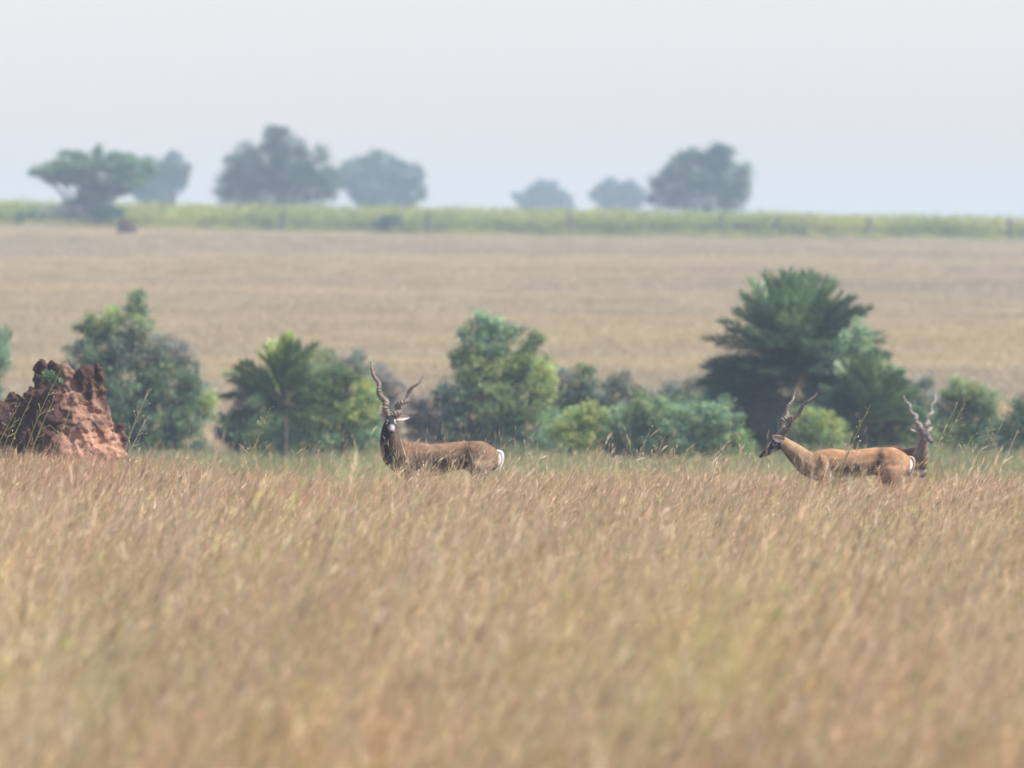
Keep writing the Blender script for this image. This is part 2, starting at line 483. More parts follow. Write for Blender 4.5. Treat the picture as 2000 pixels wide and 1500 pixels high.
def crown_mesh(name, lobes, origin, leaf, clump, fill=1.0, cmul=1.0):
    """lobes: (center Vector, (a,b,c), colour) -> leaves gathered in clumps through each ellipsoid"""
    Ps, Cs = [], []
    for (c, r, col) in lobes:
        a, b, d = r
        area = 4 * math.pi * ((a * b) ** 1.6 / 3 + (a * d) ** 1.6 / 3 + (b * d) ** 1.6 / 3) ** (1 / 1.6)
        nc = max(5, int(fill * 1.15 * area / (clump * clump) * 0.62))
        u = rng.normal(0, 1, (nc, 3)); u /= np.linalg.norm(u, axis=1, keepdims=True)
        rad = 0.42 + 0.62 * rng.random((nc, 1)) ** 0.6
        cc = np.array(c) + u * rad * np.array([a, b, d])
        k = int(34 * cmul)
        kk = rng.poisson(k, nc) + 3
        ci = np.repeat(np.arange(nc), kk)
        P = cc[ci] + rng.normal(0, 1, (len(ci), 3)) * clump * np.array([0.50, 0.50, 0.36])
        shade = rng.uniform(0.72, 1.4, (nc, 1)); yel = rng.normal(0, 0.10, (nc, 1))
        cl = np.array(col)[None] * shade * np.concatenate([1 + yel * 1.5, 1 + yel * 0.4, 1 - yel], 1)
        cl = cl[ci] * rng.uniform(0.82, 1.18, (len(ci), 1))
        Ps.append(P); Cs.append(cl)
    P = np.concatenate(Ps) - np.array(origin); Cc = np.concatenate(Cs)
    g = np.array(origin)[2]
    keep = (P[:, 2] > 0.03)
    P, Cc = P[keep], Cc[keep]
    V, Q = leaf_quads(P, leaf)
    return mesh_np(name, V, Q, np.repeat(np.clip(Cc, 0.005, 1), 4, axis=0))

def limb(p0, p1, r0, r1, n=7, wob=0.08, sag=0.0):
    p0 = np.array(p0, float); p1 = np.array(p1, float)
    t = np.linspace(0, 1, n)[:, None]
    L_ = np.linalg.norm(p1 - p0)
    P = p0 + (p1 - p0) * t + np.cumsum(rng.normal(0, wob * L_ / n, (n, 3)), 0) * np.sin(t * np.pi * 0.8)
    P[:, 2:] += sag * L_ * np.sin(t * np.pi)
    return P, np.linspace(r0, r1, n)

def plant(name, label, cat, group, base_px, Y, lobes_px, leaf, clump, tr=0.05, fill=1.0, depth=0.85, base_spread=0.15, cmul=1.0, twigs=0, base_py=None, knobs=3):
    """lobes in photo pixels (x, y, rx, ry, colour [, dy metres])"""
    s = F / Y
    bx = (base_px - 1000) / s
    org = Vector((bx, Y, float(T(bx, Y)) - 0.03))
    if base_py: org = W(base_px, base_py, Y)
    root = empty(name, org)
    tag(root, label, cat, group)
    lobes = []
    for lb in lobes_px:
        x, y, rx, ry, col = lb[:5]
        dy = lb[5] if len(lb) > 5 else rng.uniform(-0.3, 0.3) * rx / s
        c = W(x, y, Y); c.y += dy
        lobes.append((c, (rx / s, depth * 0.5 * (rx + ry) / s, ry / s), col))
    main = list(lobes)
    for (c, r, col) in main:                     # ragged sprigs standing out of each mass
        for q in range(knobs):
            a = rng.uniform(-0.5, math.pi + 0.5); k = rng.uniform(0.20, 0.42)
            cc = c + Vector((math.cos(a) * r[0], rng.uniform(-0.6, 0.6) * r[1], math.sin(a) * r[2])) * rng.uniform(0.85, 1.12)
            lobes.append((cc, (r[0] * k, r[1] * k, r[2] * k * rng.uniform(0.8, 1.5)), tuple(np.array(col) * rng.uniform(0.75, 1.35))))
    me = crown_mesh(name + '_crown', lobes, org, leaf, clump, fill, cmul)
    lobes = main
    link('crown', me, M_leaf, root)
    paths = []
    for (c, r, col) in lobes:
        b = np.array([rng.normal(0, base_spread), rng.normal(0, base_spread), 0])
        e = np.array(c - org) + np.array([0, 0, 0.2 * r[2]])
        P, R = limb(b, e, tr * rng.uniform(0.8, 1.2), tr * 0.3, sag=0.04)
        paths.append((P, R))
        for q in range(5 + twigs):
            k = rng.integers(2, 6)
            u = rng.normal(0, 1, 3); u[2] = abs(u[2]) + 0.2; u /= np.linalg.norm(u)
            e2 = np.array(c - org) + u * np.array(r) * rng.uniform(0.7, 1.08)
            paths.append(limb(P[k], e2, tr * 0.4, tr * 0.08, 6, 0.12))
    V, Q = tubes(paths, 5)
    link('trunk', mesh_np(name + '_trunk', V, Q, smooth=True), M_bark, root)
    return root

# leaf colours (albedo)
DG = (0.15, 0.24, 0.125); MG = (0.25, 0.33, 0.13); LG = (0.36, 0.44, 0.14); YG = (0.26, 0.30, 0.08)
GG = (0.27, 0.30, 0.215); GY = (0.30, 0.28, 0.24); PU = (0.17, 0.15, 0.145); BG = (0.25, 0.38, 0.20)

AC = (0.15, 0.27, 0.12)
GB = 'bushes along the hollow'
FD = (0.034, 0.088, 0.058); FM = (0.075, 0.15, 0.085)
# far trees on the skyline ---------------------------------------------------
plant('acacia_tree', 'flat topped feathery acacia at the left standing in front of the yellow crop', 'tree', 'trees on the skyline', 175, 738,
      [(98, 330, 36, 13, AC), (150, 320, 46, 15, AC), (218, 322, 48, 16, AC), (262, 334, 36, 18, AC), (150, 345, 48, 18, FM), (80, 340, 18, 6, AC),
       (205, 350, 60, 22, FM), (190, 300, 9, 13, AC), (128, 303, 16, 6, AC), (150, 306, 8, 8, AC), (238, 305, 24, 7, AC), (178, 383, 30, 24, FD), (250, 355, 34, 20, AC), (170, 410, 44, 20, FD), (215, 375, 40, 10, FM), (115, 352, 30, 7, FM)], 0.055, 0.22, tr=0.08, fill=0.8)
plant('field_tree', 'pale hazy tree touching the right side of the flat topped acacia', 'tree', 'trees on the skyline', 315, 1150,
      [(300, 340, 38, 32, FM), (340, 335, 26, 30, FM), (275, 350, 30, 35, FM), (310, 385, 30, 40, FM), (350, 350, 16, 24, FM)], 0.14, 0.5, tr=0.3, fill=0.8)
plant('field_tree', 'largest dark tree on the skyline with a tall knob on top', 'tree', 'trees on the skyline', 540, 850,
      [(470, 330, 34, 38, FD), (508, 320, 42, 40, FD), (552, 288, 36, 34, FD), (565, 320, 38, 36, FD), (538, 262, 14, 10, FD), (622, 326, 28, 34, FM), (545, 355, 60, 36, FD),
       (640, 360, 18, 34, FM), (470, 375, 34, 28, FD), (610, 370, 36, 30, FD), (530, 390, 60, 40, FD), (446, 345, 14, 20, FD), (448, 385, 14, 14, FD)], 0.085, 0.52, tr=0.10, fill=1.2)
plant('field_tree', 'hazy broad round tree right of the largest skyline tree', 'tree', 'trees on the skyline', 745, 1180,
      [(705, 335, 36, 28, FM), (748, 328, 40, 26, FM), (790, 345, 34, 30, FM), (735, 365, 60, 32, FM), (680, 350, 24, 26, FM), (800, 375, 24, 22, FM), (750, 400, 50, 30, FM)], 0.14, 0.5, tr=0.3, fill=0.7)
plant('field_tree', 'small faint tree on the skyline left of the pair before the dark tree', 'tree', 'trees on the skyline', 1055, 1500,
      [(1060, 378, 32, 20, FM), (1030, 392, 26, 16, FM), (1090, 392, 20, 18, FM), (1060, 410, 45, 22, FM)], 0.16, 0.55, tr=0.3, fill=0.8)
plant('field_tree', 'faint round tree on the skyline just left of the dark right hand tree', 'tree', 'trees on the skyline', 1212, 1450,
      [(1205, 372, 36, 20, FM), (1180, 380, 24, 18, FM), (1235, 384, 26, 20, FM), (1210, 405, 38, 24, FM)], 0.16, 0.55, tr=0.3, fill=0.8)
plant('field_tree', 'dark tree alone at the right of the skyline with a two horned top', 'tree', 'trees on the skyline', 1372, 880,
      [(1328, 330, 26, 24, FM), (1402, 308, 26, 20, FD), (1415, 298, 18, 10, FD), (1370, 345, 50, 34, FD), (1425, 355, 34, 34, FM), (1312, 365, 30, 34, FD), (1345, 315, 18, 16, FM),
       (1375, 385, 70, 34, FD), (1440, 385, 22, 24, FM), (1300, 392, 22, 20, FD), (1390, 320, 28, 26, FD)], 0.085, 0.52, tr=0.10, fill=1.2)
plant('thorn_bush', 'low purplish scrub around the foot of the flat topped acacia', 'bush', None, 130, 735,
      [(100, 420, 34, 12, GG), (135, 418, 30, 12, PU), (205, 415, 30, 16, FD), (60, 425, 26, 8, FM)], 0.07, 0.25, tr=0.05, fill=1.0)
plant('thorn_bush', 'small dark green tuft growing low in the crop edge near the middle', 'bush', None, 757, 742,
      [(750, 434, 16, 9, FD), (772, 432, 16, 10, FM)], 0.06, 0.2, tr=0.03)

# middle row of bushes -------------------------------------------------------
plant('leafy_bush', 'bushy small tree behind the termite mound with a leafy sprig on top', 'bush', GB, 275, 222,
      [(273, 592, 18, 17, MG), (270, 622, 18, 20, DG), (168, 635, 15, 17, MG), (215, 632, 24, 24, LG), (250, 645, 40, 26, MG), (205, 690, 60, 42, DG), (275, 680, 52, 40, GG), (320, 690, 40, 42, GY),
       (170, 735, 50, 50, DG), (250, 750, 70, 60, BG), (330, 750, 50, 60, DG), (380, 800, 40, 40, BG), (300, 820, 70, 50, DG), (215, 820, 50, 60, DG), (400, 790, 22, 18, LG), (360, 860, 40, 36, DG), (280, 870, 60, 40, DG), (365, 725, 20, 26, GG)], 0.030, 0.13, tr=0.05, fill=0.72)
plant('leafy_bush', 'bush cut off by the left edge of the picture behind the termite mound', 'bush', GB, -40, 220,
      [(-30, 690, 36, 60, BG), (-28, 780, 34, 60, DG), (-50, 850, 50, 50, DG)], 0.030, 0.13)
plant('thorn_bush', 'dark twiggy bush under the fronds of the small bright palm', 'bush', GB, 500, 216,
      [(500, 790, 40, 44, PU), (556, 868, 40, 46, BG, -1.3), (562, 835, 30, 30, MG, -1.2), (575, 850, 40, 46, BG, -0.9), (530, 850, 30, 34, MG, -0.8), (470, 830, 44, 44, DG), (520, 850, 50, 40, DG), (560, 810, 40, 60, DG), (455, 860, 30, 26, PU)], 0.025, 0.11, fill=0.55, twigs=8)
plant('leafy_bush', 'rounded yellow green bush left of the black necked buck', 'bush', GB, 650, 214,
      [(640, 730, 40, 38, MG), (690, 720, 36, 26, GG), (610, 770, 30, 34, BG), (680, 775, 50, 46, LG), (620, 800, 50, 46, LG), (715, 800, 36, 50, LG), (650, 850, 60, 44, BG), (720, 860, 40, 40, BG), (590, 860, 40, 40, BG)], 0.030, 0.13, fill=0.75)
plant('thorn_bush', 'pale grey leafless twiggy bush behind the black necked buck horns', 'bush', GB, 745, 224,
      [(735, 740, 26, 34, GY), (765, 770, 26, 34, GY), (720, 780, 20, 36, GY), (758, 820, 34, 44, GG)], 0.022, 0.10, tr=0.03, fill=0.5, twigs=16)
plant('leafy_bush', 'tall bush in the centre with a round leafy head and a side spur', 'bush', GB, 960, 220,
      [(940, 638, 36, 22, BG), (975, 650, 36, 24, BG), (955, 670, 40, 24, BG), (1046, 672, 12, 12, MG), (1030, 690, 14, 16, MG), (935, 715, 46, 34, LG), (985, 720, 46, 36, LG), (1035, 715, 26, 30, LG), (905, 700, 18, 30, MG),
       (900, 770, 40, 44, BG), (960, 780, 56, 54, MG), (1025, 780, 44, 54, MG), (850, 810, 44, 36, PU), (830, 840, 38, 34, PU), (900, 840, 54, 50, DG), (970, 860, 60, 46, DG), (1040, 850, 50, 50, BG), (1060, 760, 26, 40, LG)], 0.030, 0.13, fill=0.78)
plant('leafy_bush', 'grey green bush with two thin pointed tops right of the centre', 'bush', GB, 1150, 223,
      [(1085, 800, 40, 50, MG), (1075, 860, 44, 40, BG), (1110, 755, 34, 34, GG), (1145, 745, 18, 26, MG), (1205, 745, 20, 30, GG), (1175, 775, 44, 32, GG), (1240, 770, 22, 18, GG), (1120, 810, 50, 46, BG), (1200, 810, 50, 40, GG), (1140, 860, 60, 40, BG)], 0.028, 0.12, fill=0.7)
plant('leafy_bush', 'low spreading bright green bush left of the large palm', 'bush', GB, 1290, 208,
      [(1120, 840, 40, 34, LG), (1265, 800, 40, 26, MG), (1400, 820, 44, 34, BG), (1430, 870, 44, 30, LG), (1160, 815, 34, 24, LG), (1220, 825, 44, 28, BG), (1290, 818, 50, 28, BG), (1350, 822, 50, 28, BG), (1150, 855, 34, 24, LG), (1240, 860, 60, 34, DG), (1320, 860, 60, 34, BG), (1400, 860, 44, 34, BG)], 0.029, 0.12, fill=0.8)
plant('leafy_bush', 'thin olive bush behind the low bright green bush', 'bush', GB, 1330, 226,
      [(1270, 785, 34, 24, GG), (1345, 765, 44, 24, GG), (1310, 790, 40, 22, GG), (1385, 775, 36, 30, GG), (1360, 800, 60, 30, BG), (1300, 850, 40, 30, BG)], 0.029, 0.12, fill=0.6)
plant('leafy_bush', 'round olive green bush under the right side of the large palm', 'bush', GB, 1590, 212,
      [(1585, 822, 38, 26, LG), (1565, 850, 46, 34, MG), (1620, 850, 34, 34, LG), (1590, 880, 60, 30, MG)], 0.028, 0.12, fill=0.8)
plant('leafy_bush', 'broad olive bush behind the tan buck between the two palms', 'bush', GB, 1715, 216,
      [(1665, 690, 40, 50, BG), (1700, 735, 44, 44, MG), (1745, 750, 30, 36, BG), (1690, 800, 50, 44, MG), (1740, 795, 44, 40, GG), (1650, 850, 44, 44, MG), (1710, 850, 60, 44, GG), (1780, 830, 50, 50, MG), (1760, 880, 60, 34, BG), (1660, 760, 30, 40, MG), (1800, 780, 34, 34, GG)], 0.029, 0.12, fill=0.7)
plant('leafy_bush', 'dark rounded bush to the right of the rearmost buck', 'bush', GB, 1895, 218,
      [(1880, 765, 36, 26, MG), (1920, 785, 36, 30, MG), (1865, 800, 30, 34, GG), (1900, 830, 56, 46, DG), (1850, 850, 36, 40, MG), (1930, 860, 40, 40, DG)], 0.029, 0.12, fill=0.8)
plant('leafy_bush', 'dark bush cut off by the right edge of the picture', 'bush', GB, 2010, 214,
      [(1990, 825, 36, 30, DG), (2030, 800, 50, 46, DG), (1975, 865, 34, 36, DG), (2020, 870, 60, 40, DG)], 0.029, 0.12, fill=0.8)

plant('leafy_bush', 'dark shaded bush crowding the foot of the large palm', 'bush', GB, 1480, 220,
      [(1432, 735, 36, 40, DG), (1420, 775, 34, 40, BG), (1610, 730, 50, 46, DG), (1430, 800, 36, 44, MG), (1450, 780, 40, 50, DG), (1500, 800, 50, 50, DG), (1470, 850, 60, 50, DG), (1540, 850, 50, 44, PU), (1620, 790, 34, 50, DG)], 0.029, 0.12, fill=0.9)

# ------------------------------------------------------------------ palms
def frond_mesh(L_, leaflet, n=56, droop=0.5, col=(0.06, 0.10, 0.05)):
    """pinnate frond along +x rising then drooping; leaflets in a V on both sides"""
    t = np.linspace(0, 1, 14)
    X = L_ * (t - 0.16 * droop * t ** 2); Z = L_ * (0.16 * t - droop * 0.42 * t ** 2.2)
    P = np.stack([X, np.zeros_like(X), Z], -1)
    V, Q = tubes([(P, np.linspace(0.016, 0.004, 14))], 4)
    Cc = np.tile(np.array([0.20, 0.20, 0.10]), (len(V), 1))
    Vs, Qs, Cs, off = [V], [Q], [Cc], len(V)
    for i in range(n):
        tt = 0.16 + 0.84 * i / (n - 1)
        p = np.array([np.interp(tt, t, X), 0, np.interp(tt, t, Z)])
        d = np.array([np.interp(min(tt + .03, 1), t, X) - np.interp(tt - .03, t, X), 0, np.interp(min(tt + .03, 1), t, Z) - np.interp(tt - .03, t, Z)])
        d /= np.linalg.norm(d)
        ll = leaflet * (0.45 + 0.75 * math.sin(math.pi * min(1, tt * 0.85 + 0.1))) * rng.uniform(0.85, 1.15)
        for sgn in (-1, 1):
            side = np.array([0, sgn, 0.0]); upv = np.cross(d, side) * sgn
            upv = upv if upv[2] > 0 else -upv
            v = d * rng.uniform(0.65, 1.1) + side * rng.uniform(0.5, 0.9) + upv * rng.uniform(-0.1, 0.65)
            v /= np.linalg.norm(v)
            w = np.cross(v, upv); w /= np.linalg.norm(w); w *= 0.017
            e = p + v * ll + np.array([0, 0, -0.10 * ll])
            m_ = p + v * ll * 0.45
            Vl = np.array([p, m_ + w, e, m_ - w])
            Vs.append(Vl); Qs.append(np.array([[0, 1, 2, 3]]) + off); off += 4
            Cs.append(np.tile(np.array(col) * rng.uniform(0.75, 1.3), (4, 1)))
    return mesh_np('frond', np.concatenate(Vs), np.concatenate(Qs), np.concatenate(Cs))

def palm(label, px, py, Y, R, nf, cols, elev=(-0.7, 1.45), trunk_r=0.16, droop=0.5, leaflet=0.42, lean=(0, 0), az_bias=None):
    s = F / Y
    c = W(px, py, Y)
    g = float(T(c.x, Y))
    root = empty('date_palm', (c.x, Y, g - 0.02)); tag(root, label, 'palm')
    hc = c.z - g
    meshes = []
    for col in cols:
        for dr in (droop * 0.7, droop, droop * 1.4):
            me = frond_mesh(R, leaflet, droop=dr, col=col); me.materials.append(M_palm); meshes.append(me)
    V, Q = tubes([limb((0, 0, 0), (lean[0], lean[1], hc * 0.5), trunk_r * 1.2, trunk_r, 6, 0.02), limb((lean[0], lean[1], hc * 0.45), (0, 0, hc + 0.05), trunk_r, trunk_r * 0.7, 6, 0.02)], 10)
    link('trunk', mesh_np('palm_trunk', V, Q, smooth=True), M_bark, root)
    for i in range(nf):
        u = (i + 0.5) / nf
        el = elev[1] + (elev[0] - elev[1]) * u + rng.normal(0, 0.17)
        az = i * 2.39996 + rng.normal(0, 0.4)
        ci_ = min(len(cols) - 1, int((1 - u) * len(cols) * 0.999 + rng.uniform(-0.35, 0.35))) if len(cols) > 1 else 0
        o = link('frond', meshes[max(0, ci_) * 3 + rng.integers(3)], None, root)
        sc_ = rng.uniform(0.88, 1.06) * (0.92 + 0.1 * math.cos(el))
        o.location = (0.06 * math.cos(az), 0.06 * math.sin(az), hc - 0.25 * u)
        o.rotation_euler = (rng.normal(0, 0.25), -el, az)
        o.scale = (sc_, sc_, sc_)
    return root
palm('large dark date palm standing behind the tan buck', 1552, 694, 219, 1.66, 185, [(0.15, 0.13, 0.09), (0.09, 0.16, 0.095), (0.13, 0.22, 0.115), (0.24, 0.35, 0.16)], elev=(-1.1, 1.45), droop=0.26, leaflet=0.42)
palm('small bright green palm with upright fronds between two bushes', 556, 765, 211, 1.12, 34, [(0.09, 0.15, 0.075), (0.13, 0.20, 0.08), (0.33, 0.42, 0.09)], elev=(-0.5, 1.5), trunk_r=0.06, droop=0.45, leaflet=0.32)
palm('young palm with a raised pointed frond right of the large palm', 1690, 800, 215, 1.15, 34, [(0.075, 0.14, 0.07), (0.14, 0.22, 0.09)], elev=(-0.2, 1.35), trunk_r=0.05, droop=0.4, leaflet=0.32)

# ------------------------------------------------------------------ crop on the skyline
def make_crop():
    var = []
    for k in range(5):
        P = rng.normal(0, 1, (130, 3)) * np.array([0.42, 0.42, 0.36]) + np.array([0, 0, 0.95])
        P = P[P[:, 2] > 0.1]
        V, Q = leaf_quads(P, 0.085)
        base = np.array([[0.28, 0.30, 0.055]]) * rng.uniform(0.7, 1.25, (len(P), 1))
        hi = P[:, 2] > 1.05
        base[hi] = np.array([0.34, 0.36, 0.06]) * rng.uniform(0.8, 1.2, (hi.sum(), 1))
        me = mesh_np('crop_plant', V, Q, np.repeat(base, 4, 0)); me.materials.append(M_crop); var.append(me)
    n = 9000
    y = 745 + rng.random(n) ** 1.3 * 46
    x = rng.uniform(-1, 1, n) * 46
    z = T(x, y)
    h = rng.uniform(0.85, 1.12, n) * (0.95 + 0.06 * vnoise(x, y, 0.5, 2))
    nl = 700                      # stragglers and weeds in front of the crop edge
    y[:nl] = 745 - rng.random(nl) ** 1.6 * 24; z = T(x, y); h[:nl] *= rng.uniform(0.15, 0.6, nl)
    s = np.stack([np.ones(n), np.ones(n), h * 1.0], -1)
    s[:nl, :2] = rng.uniform(0.4, 1.0, (nl, 1))
    rot = np.stack([np.zeros(n), np.zeros(n), rng.uniform(0, 6.28, n)], -1)
    o = scatter('crop_plants', var, np.stack([x, y, z], -1), rot, s, rng.integers(0, 5, n), 'yellow green flowering crop along the far ridge')
    o.data.materials.append(M_crop)
make_crop()

# fence posts
def make_posts():
    specs = [(548, 404, 447, -8, 'leaning thin fence post left of the middle below the largest skyline tree'),
             (838, 408, 447, 2, 'faint fence post below the right edge of the hazy broad tree'),
             (1116, 408, 452, 4, 'dark fence post below the small faint skyline tree'),
             (1409, 412, 462, -1, 'pale fence post beside the far grazing antelope on its left'),
             (1491, 421, 446, -32, 'short stick leaning sharply right of the far grazing antelope'),
             (1697, 422, 468, -2, 'darkest fence post towards the right end of the ridge'),
             (1973, 422, 462, 1, 'fence post nearest the right edge of the picture')]
    for px, y0, y1, lean, label in specs:
        Y = 736.0
        c = W(px, y1, Y)
        g = float(T(c.x, Y))
        top = W(px, y0, Y)
        h = top.z - g + 0.05
        zt = np.linspace(0, 1, 7)
        P = np.stack([0.03 * np.sin(zt * 5 + px), 0 * zt, zt * h], -1)
        P[:, 0] += -math.tan(math.radians(lean)) * P[:, 2]
        R = 1.15 * np.array([0.13, 0.125, 0.12, 0.115, 0.12, 0.10, 0.03]) * rng.uniform(0.85, 1.1)
        V, Q = tubes([(P, R)], 7)
        o = link('fence_post', mesh_np('fence_post', V, Q), M_post, None, (c.x, Y, g - 0.05))
        tag(o, label, 'fence post', 'fence posts along the crop edge')
make_posts()

# ------------------------------------------------------------------ remeshed organic bodies
def ico_template(sub=2):
    bm = bmesh.new(); bmesh.ops.create_icosphere(bm, subdivisions=sub, radius=1.0)
    V = np.array([v.co[:] for v in bm.verts]); Fc = np.array([[v.index for v in f.verts] for f in bm.faces])
    bm.free(); return V, Fc
ICO = ico_template(2)

def fuse(name, balls, voxel, smooth_it=4):
    """balls: list of (pos, 3x3 matrix columns=scaled axes) -> one continuous mesh by voxel remesh"""
    V0, F0 = ICO
    Vs, Fs = [], []
    for k, (p, A) in enumerate(balls):
        Vs.append(V0 @ np.array(A).T + np.array(p)); Fs.append(F0 + k * len(V0))
    me = mesh_np(name + '_raw', np.concatenate(Vs), np.concatenate(Fs))
    o = bpy.data.objects.new(name + '_raw', me); C.objects.link(o)
    r = o.modifiers.new('r', 'REMESH'); r.mode = 'VOXEL'; r.voxel_size = voxel; r.use_smooth_shade = True
    s = o.modifiers.new('s', 'SMOOTH'); s.iterations = smooth_it; s.factor = 0.5
    dg = bpy.context.evaluated_depsgraph_get()
    out = bpy.data.meshes.new_from_object(o.evaluated_get(dg))
    out.name = name
    bpy.data.objects.remove(o); bpy.data.meshes.remove(me)
    return out

def set_col(me, col):
    a = me.color_attributes.new('Col', 'FLOAT_COLOR', 'POINT')
    c = np.ones((len(me.vertices), 4), np.float32); c[:, :3] = col
    a.data.foreach_set('color', c.ravel())

def verts_of(me):
    v = np.empty(len(me.vertices) * 3, np.float32); me.vertices.foreach_get('co', v); return v.reshape(-1, 3)

def chain(pts, step=0.02):
    """pts: list of (x,y,z, lateral radius, vertical radius); smooth interpolation -> balls + samples"""
    A = np.array(pts, float)
    d = np.r_[0, np.cumsum(np.linalg.norm(np.diff(A[:, :3], axis=0), axis=1))]
    n = max(3, int(d[-1] / step))
    t = np.linspace(0, d[-1], n)
    # catmull-rom per coordinate
    out = np.empty((n, 5))
    for k in range(5):
        m = np.gradient(A[:, k], d)
        i = np.clip(np.searchsorted(d, t, side='right') - 1, 0, len(d) - 2)
        h = d[i + 1] - d[i]; u = (t - d[i]) / h
        out[:, k] = ((2*u**3 - 3*u**2 + 1) * A[i, k] + (u**3 - 2*u**2 + u) * h * m[i] + (-2*u**3 + 3*u**2) * A[i+1, k] + (u**3 - u**2) * h * m[i+1])
    D = np.gradient(out[:, :3], axis=0); D /= np.linalg.norm(D, axis=1, keepdims=True)
    balls = []
    for q in range(n):
        f = D[q]; lat = np.cross([0, 0, 1.0], f)
        if np.linalg.norm(lat) < 0.3: lat = np.array([0, 1.0, 0])
        lat = lat / np.linalg.norm(lat); up = np.cross(f, lat)
        rl, rv = out[q, 3], out[q, 4]
        balls.append((out[q, :3], np.stack([f * min(rl, rv) * 0.9, lat * rl, up * rv], 1)))
    return balls, out, t / d[-1]

def horn_mesh(base, tip, turns=3.0, amp=0.034, r0=0.024, phase=0.0, bow=(0, 0, 0), n=120, rings=26):
    base = np.array(base, float); tip = np.array(tip, float)
    t = np.linspace(0, 1, n)
    ax = (tip - base); L_ = np.linalg.norm(ax); ax /= L_
    a = np.cross(ax, [0, 1, 0.01]); a /= np.linalg.norm(a); b = np.cross(ax, a)
    am = amp * np.minimum(1, t * 4) * (1 - 0.72 * t)
    ph = phase + turns * 2 * np.pi * (t ** 0.85)
    P = base + (tip - base) * t[:, None] + am[:, None] * (np.cos(ph)[:, None] * a + np.sin(ph)[:, None] * b)
    P += np.array(bow) * np.sin(t * np.pi)[:, None]
    R = r0 * 1.28 * (1 - t) ** 0.62 + 0.003
    R = R * (1 + 0.18 * np.sin(t * rings * 2 * np.pi) * (t < 0.85))
    V, Q = tubes([(P, R)], 10)
    return mesh_np('horn', V, Q, smooth=True)

def ear_mesh(base, tip, facing, w=0.030, tint=1.0):
    base = np.array(base, float); tip = np.array(tip, float); facing = np.array(facing, float)
    ax = tip - base; L_ = np.linalg.norm(ax); ax /= L_
    s = np.cross(ax, facing); s /= np.linalg.norm(s); f = np.cross(s, ax)
    V, Cc = [], []
    nt, ns = 9, 7
    for layer in (0, 1):
        for i in range(nt):
            t = i / (nt - 1)
            ww = w * math.sin(math.pi * min(1, (t * 0.86 + 0.12))) ** 0.8
            for j in range(ns):
                u = -1 + 2 * j / (ns - 1)
                cup = 0.55 * ww * (u * u) - (0.006 if layer else 0)
                V.append(base + ax * L_ * t + s * ww * u + f * cup)
                c = (0.62, 0.56, 0.48) if not layer else (0.34, 0.24, 0.15)
                if not layer and abs(u) < 0.4: c = (0.42, 0.33, 0.28)
                Cc.append(c)
    Q = []
    for layer in (0, 1):
        o = layer * nt * ns
        for i in range(nt - 1):
            for j in range(ns - 1):
                q = [o + i * ns + j, o + i * ns + j + 1, o + (i + 1) * ns + j + 1, o + (i + 1) * ns + j]
                Q.append(q if layer else q[::-1])
    for i in range(nt - 1):
        for j in (0, ns - 1):
            a_ = i * ns + j; Q.append([a_, a_ + ns, a_ + ns + nt * ns, a_ + nt * ns])
    return mesh_np('ear', V, Q, np.array(Cc) * tint, smooth=True)

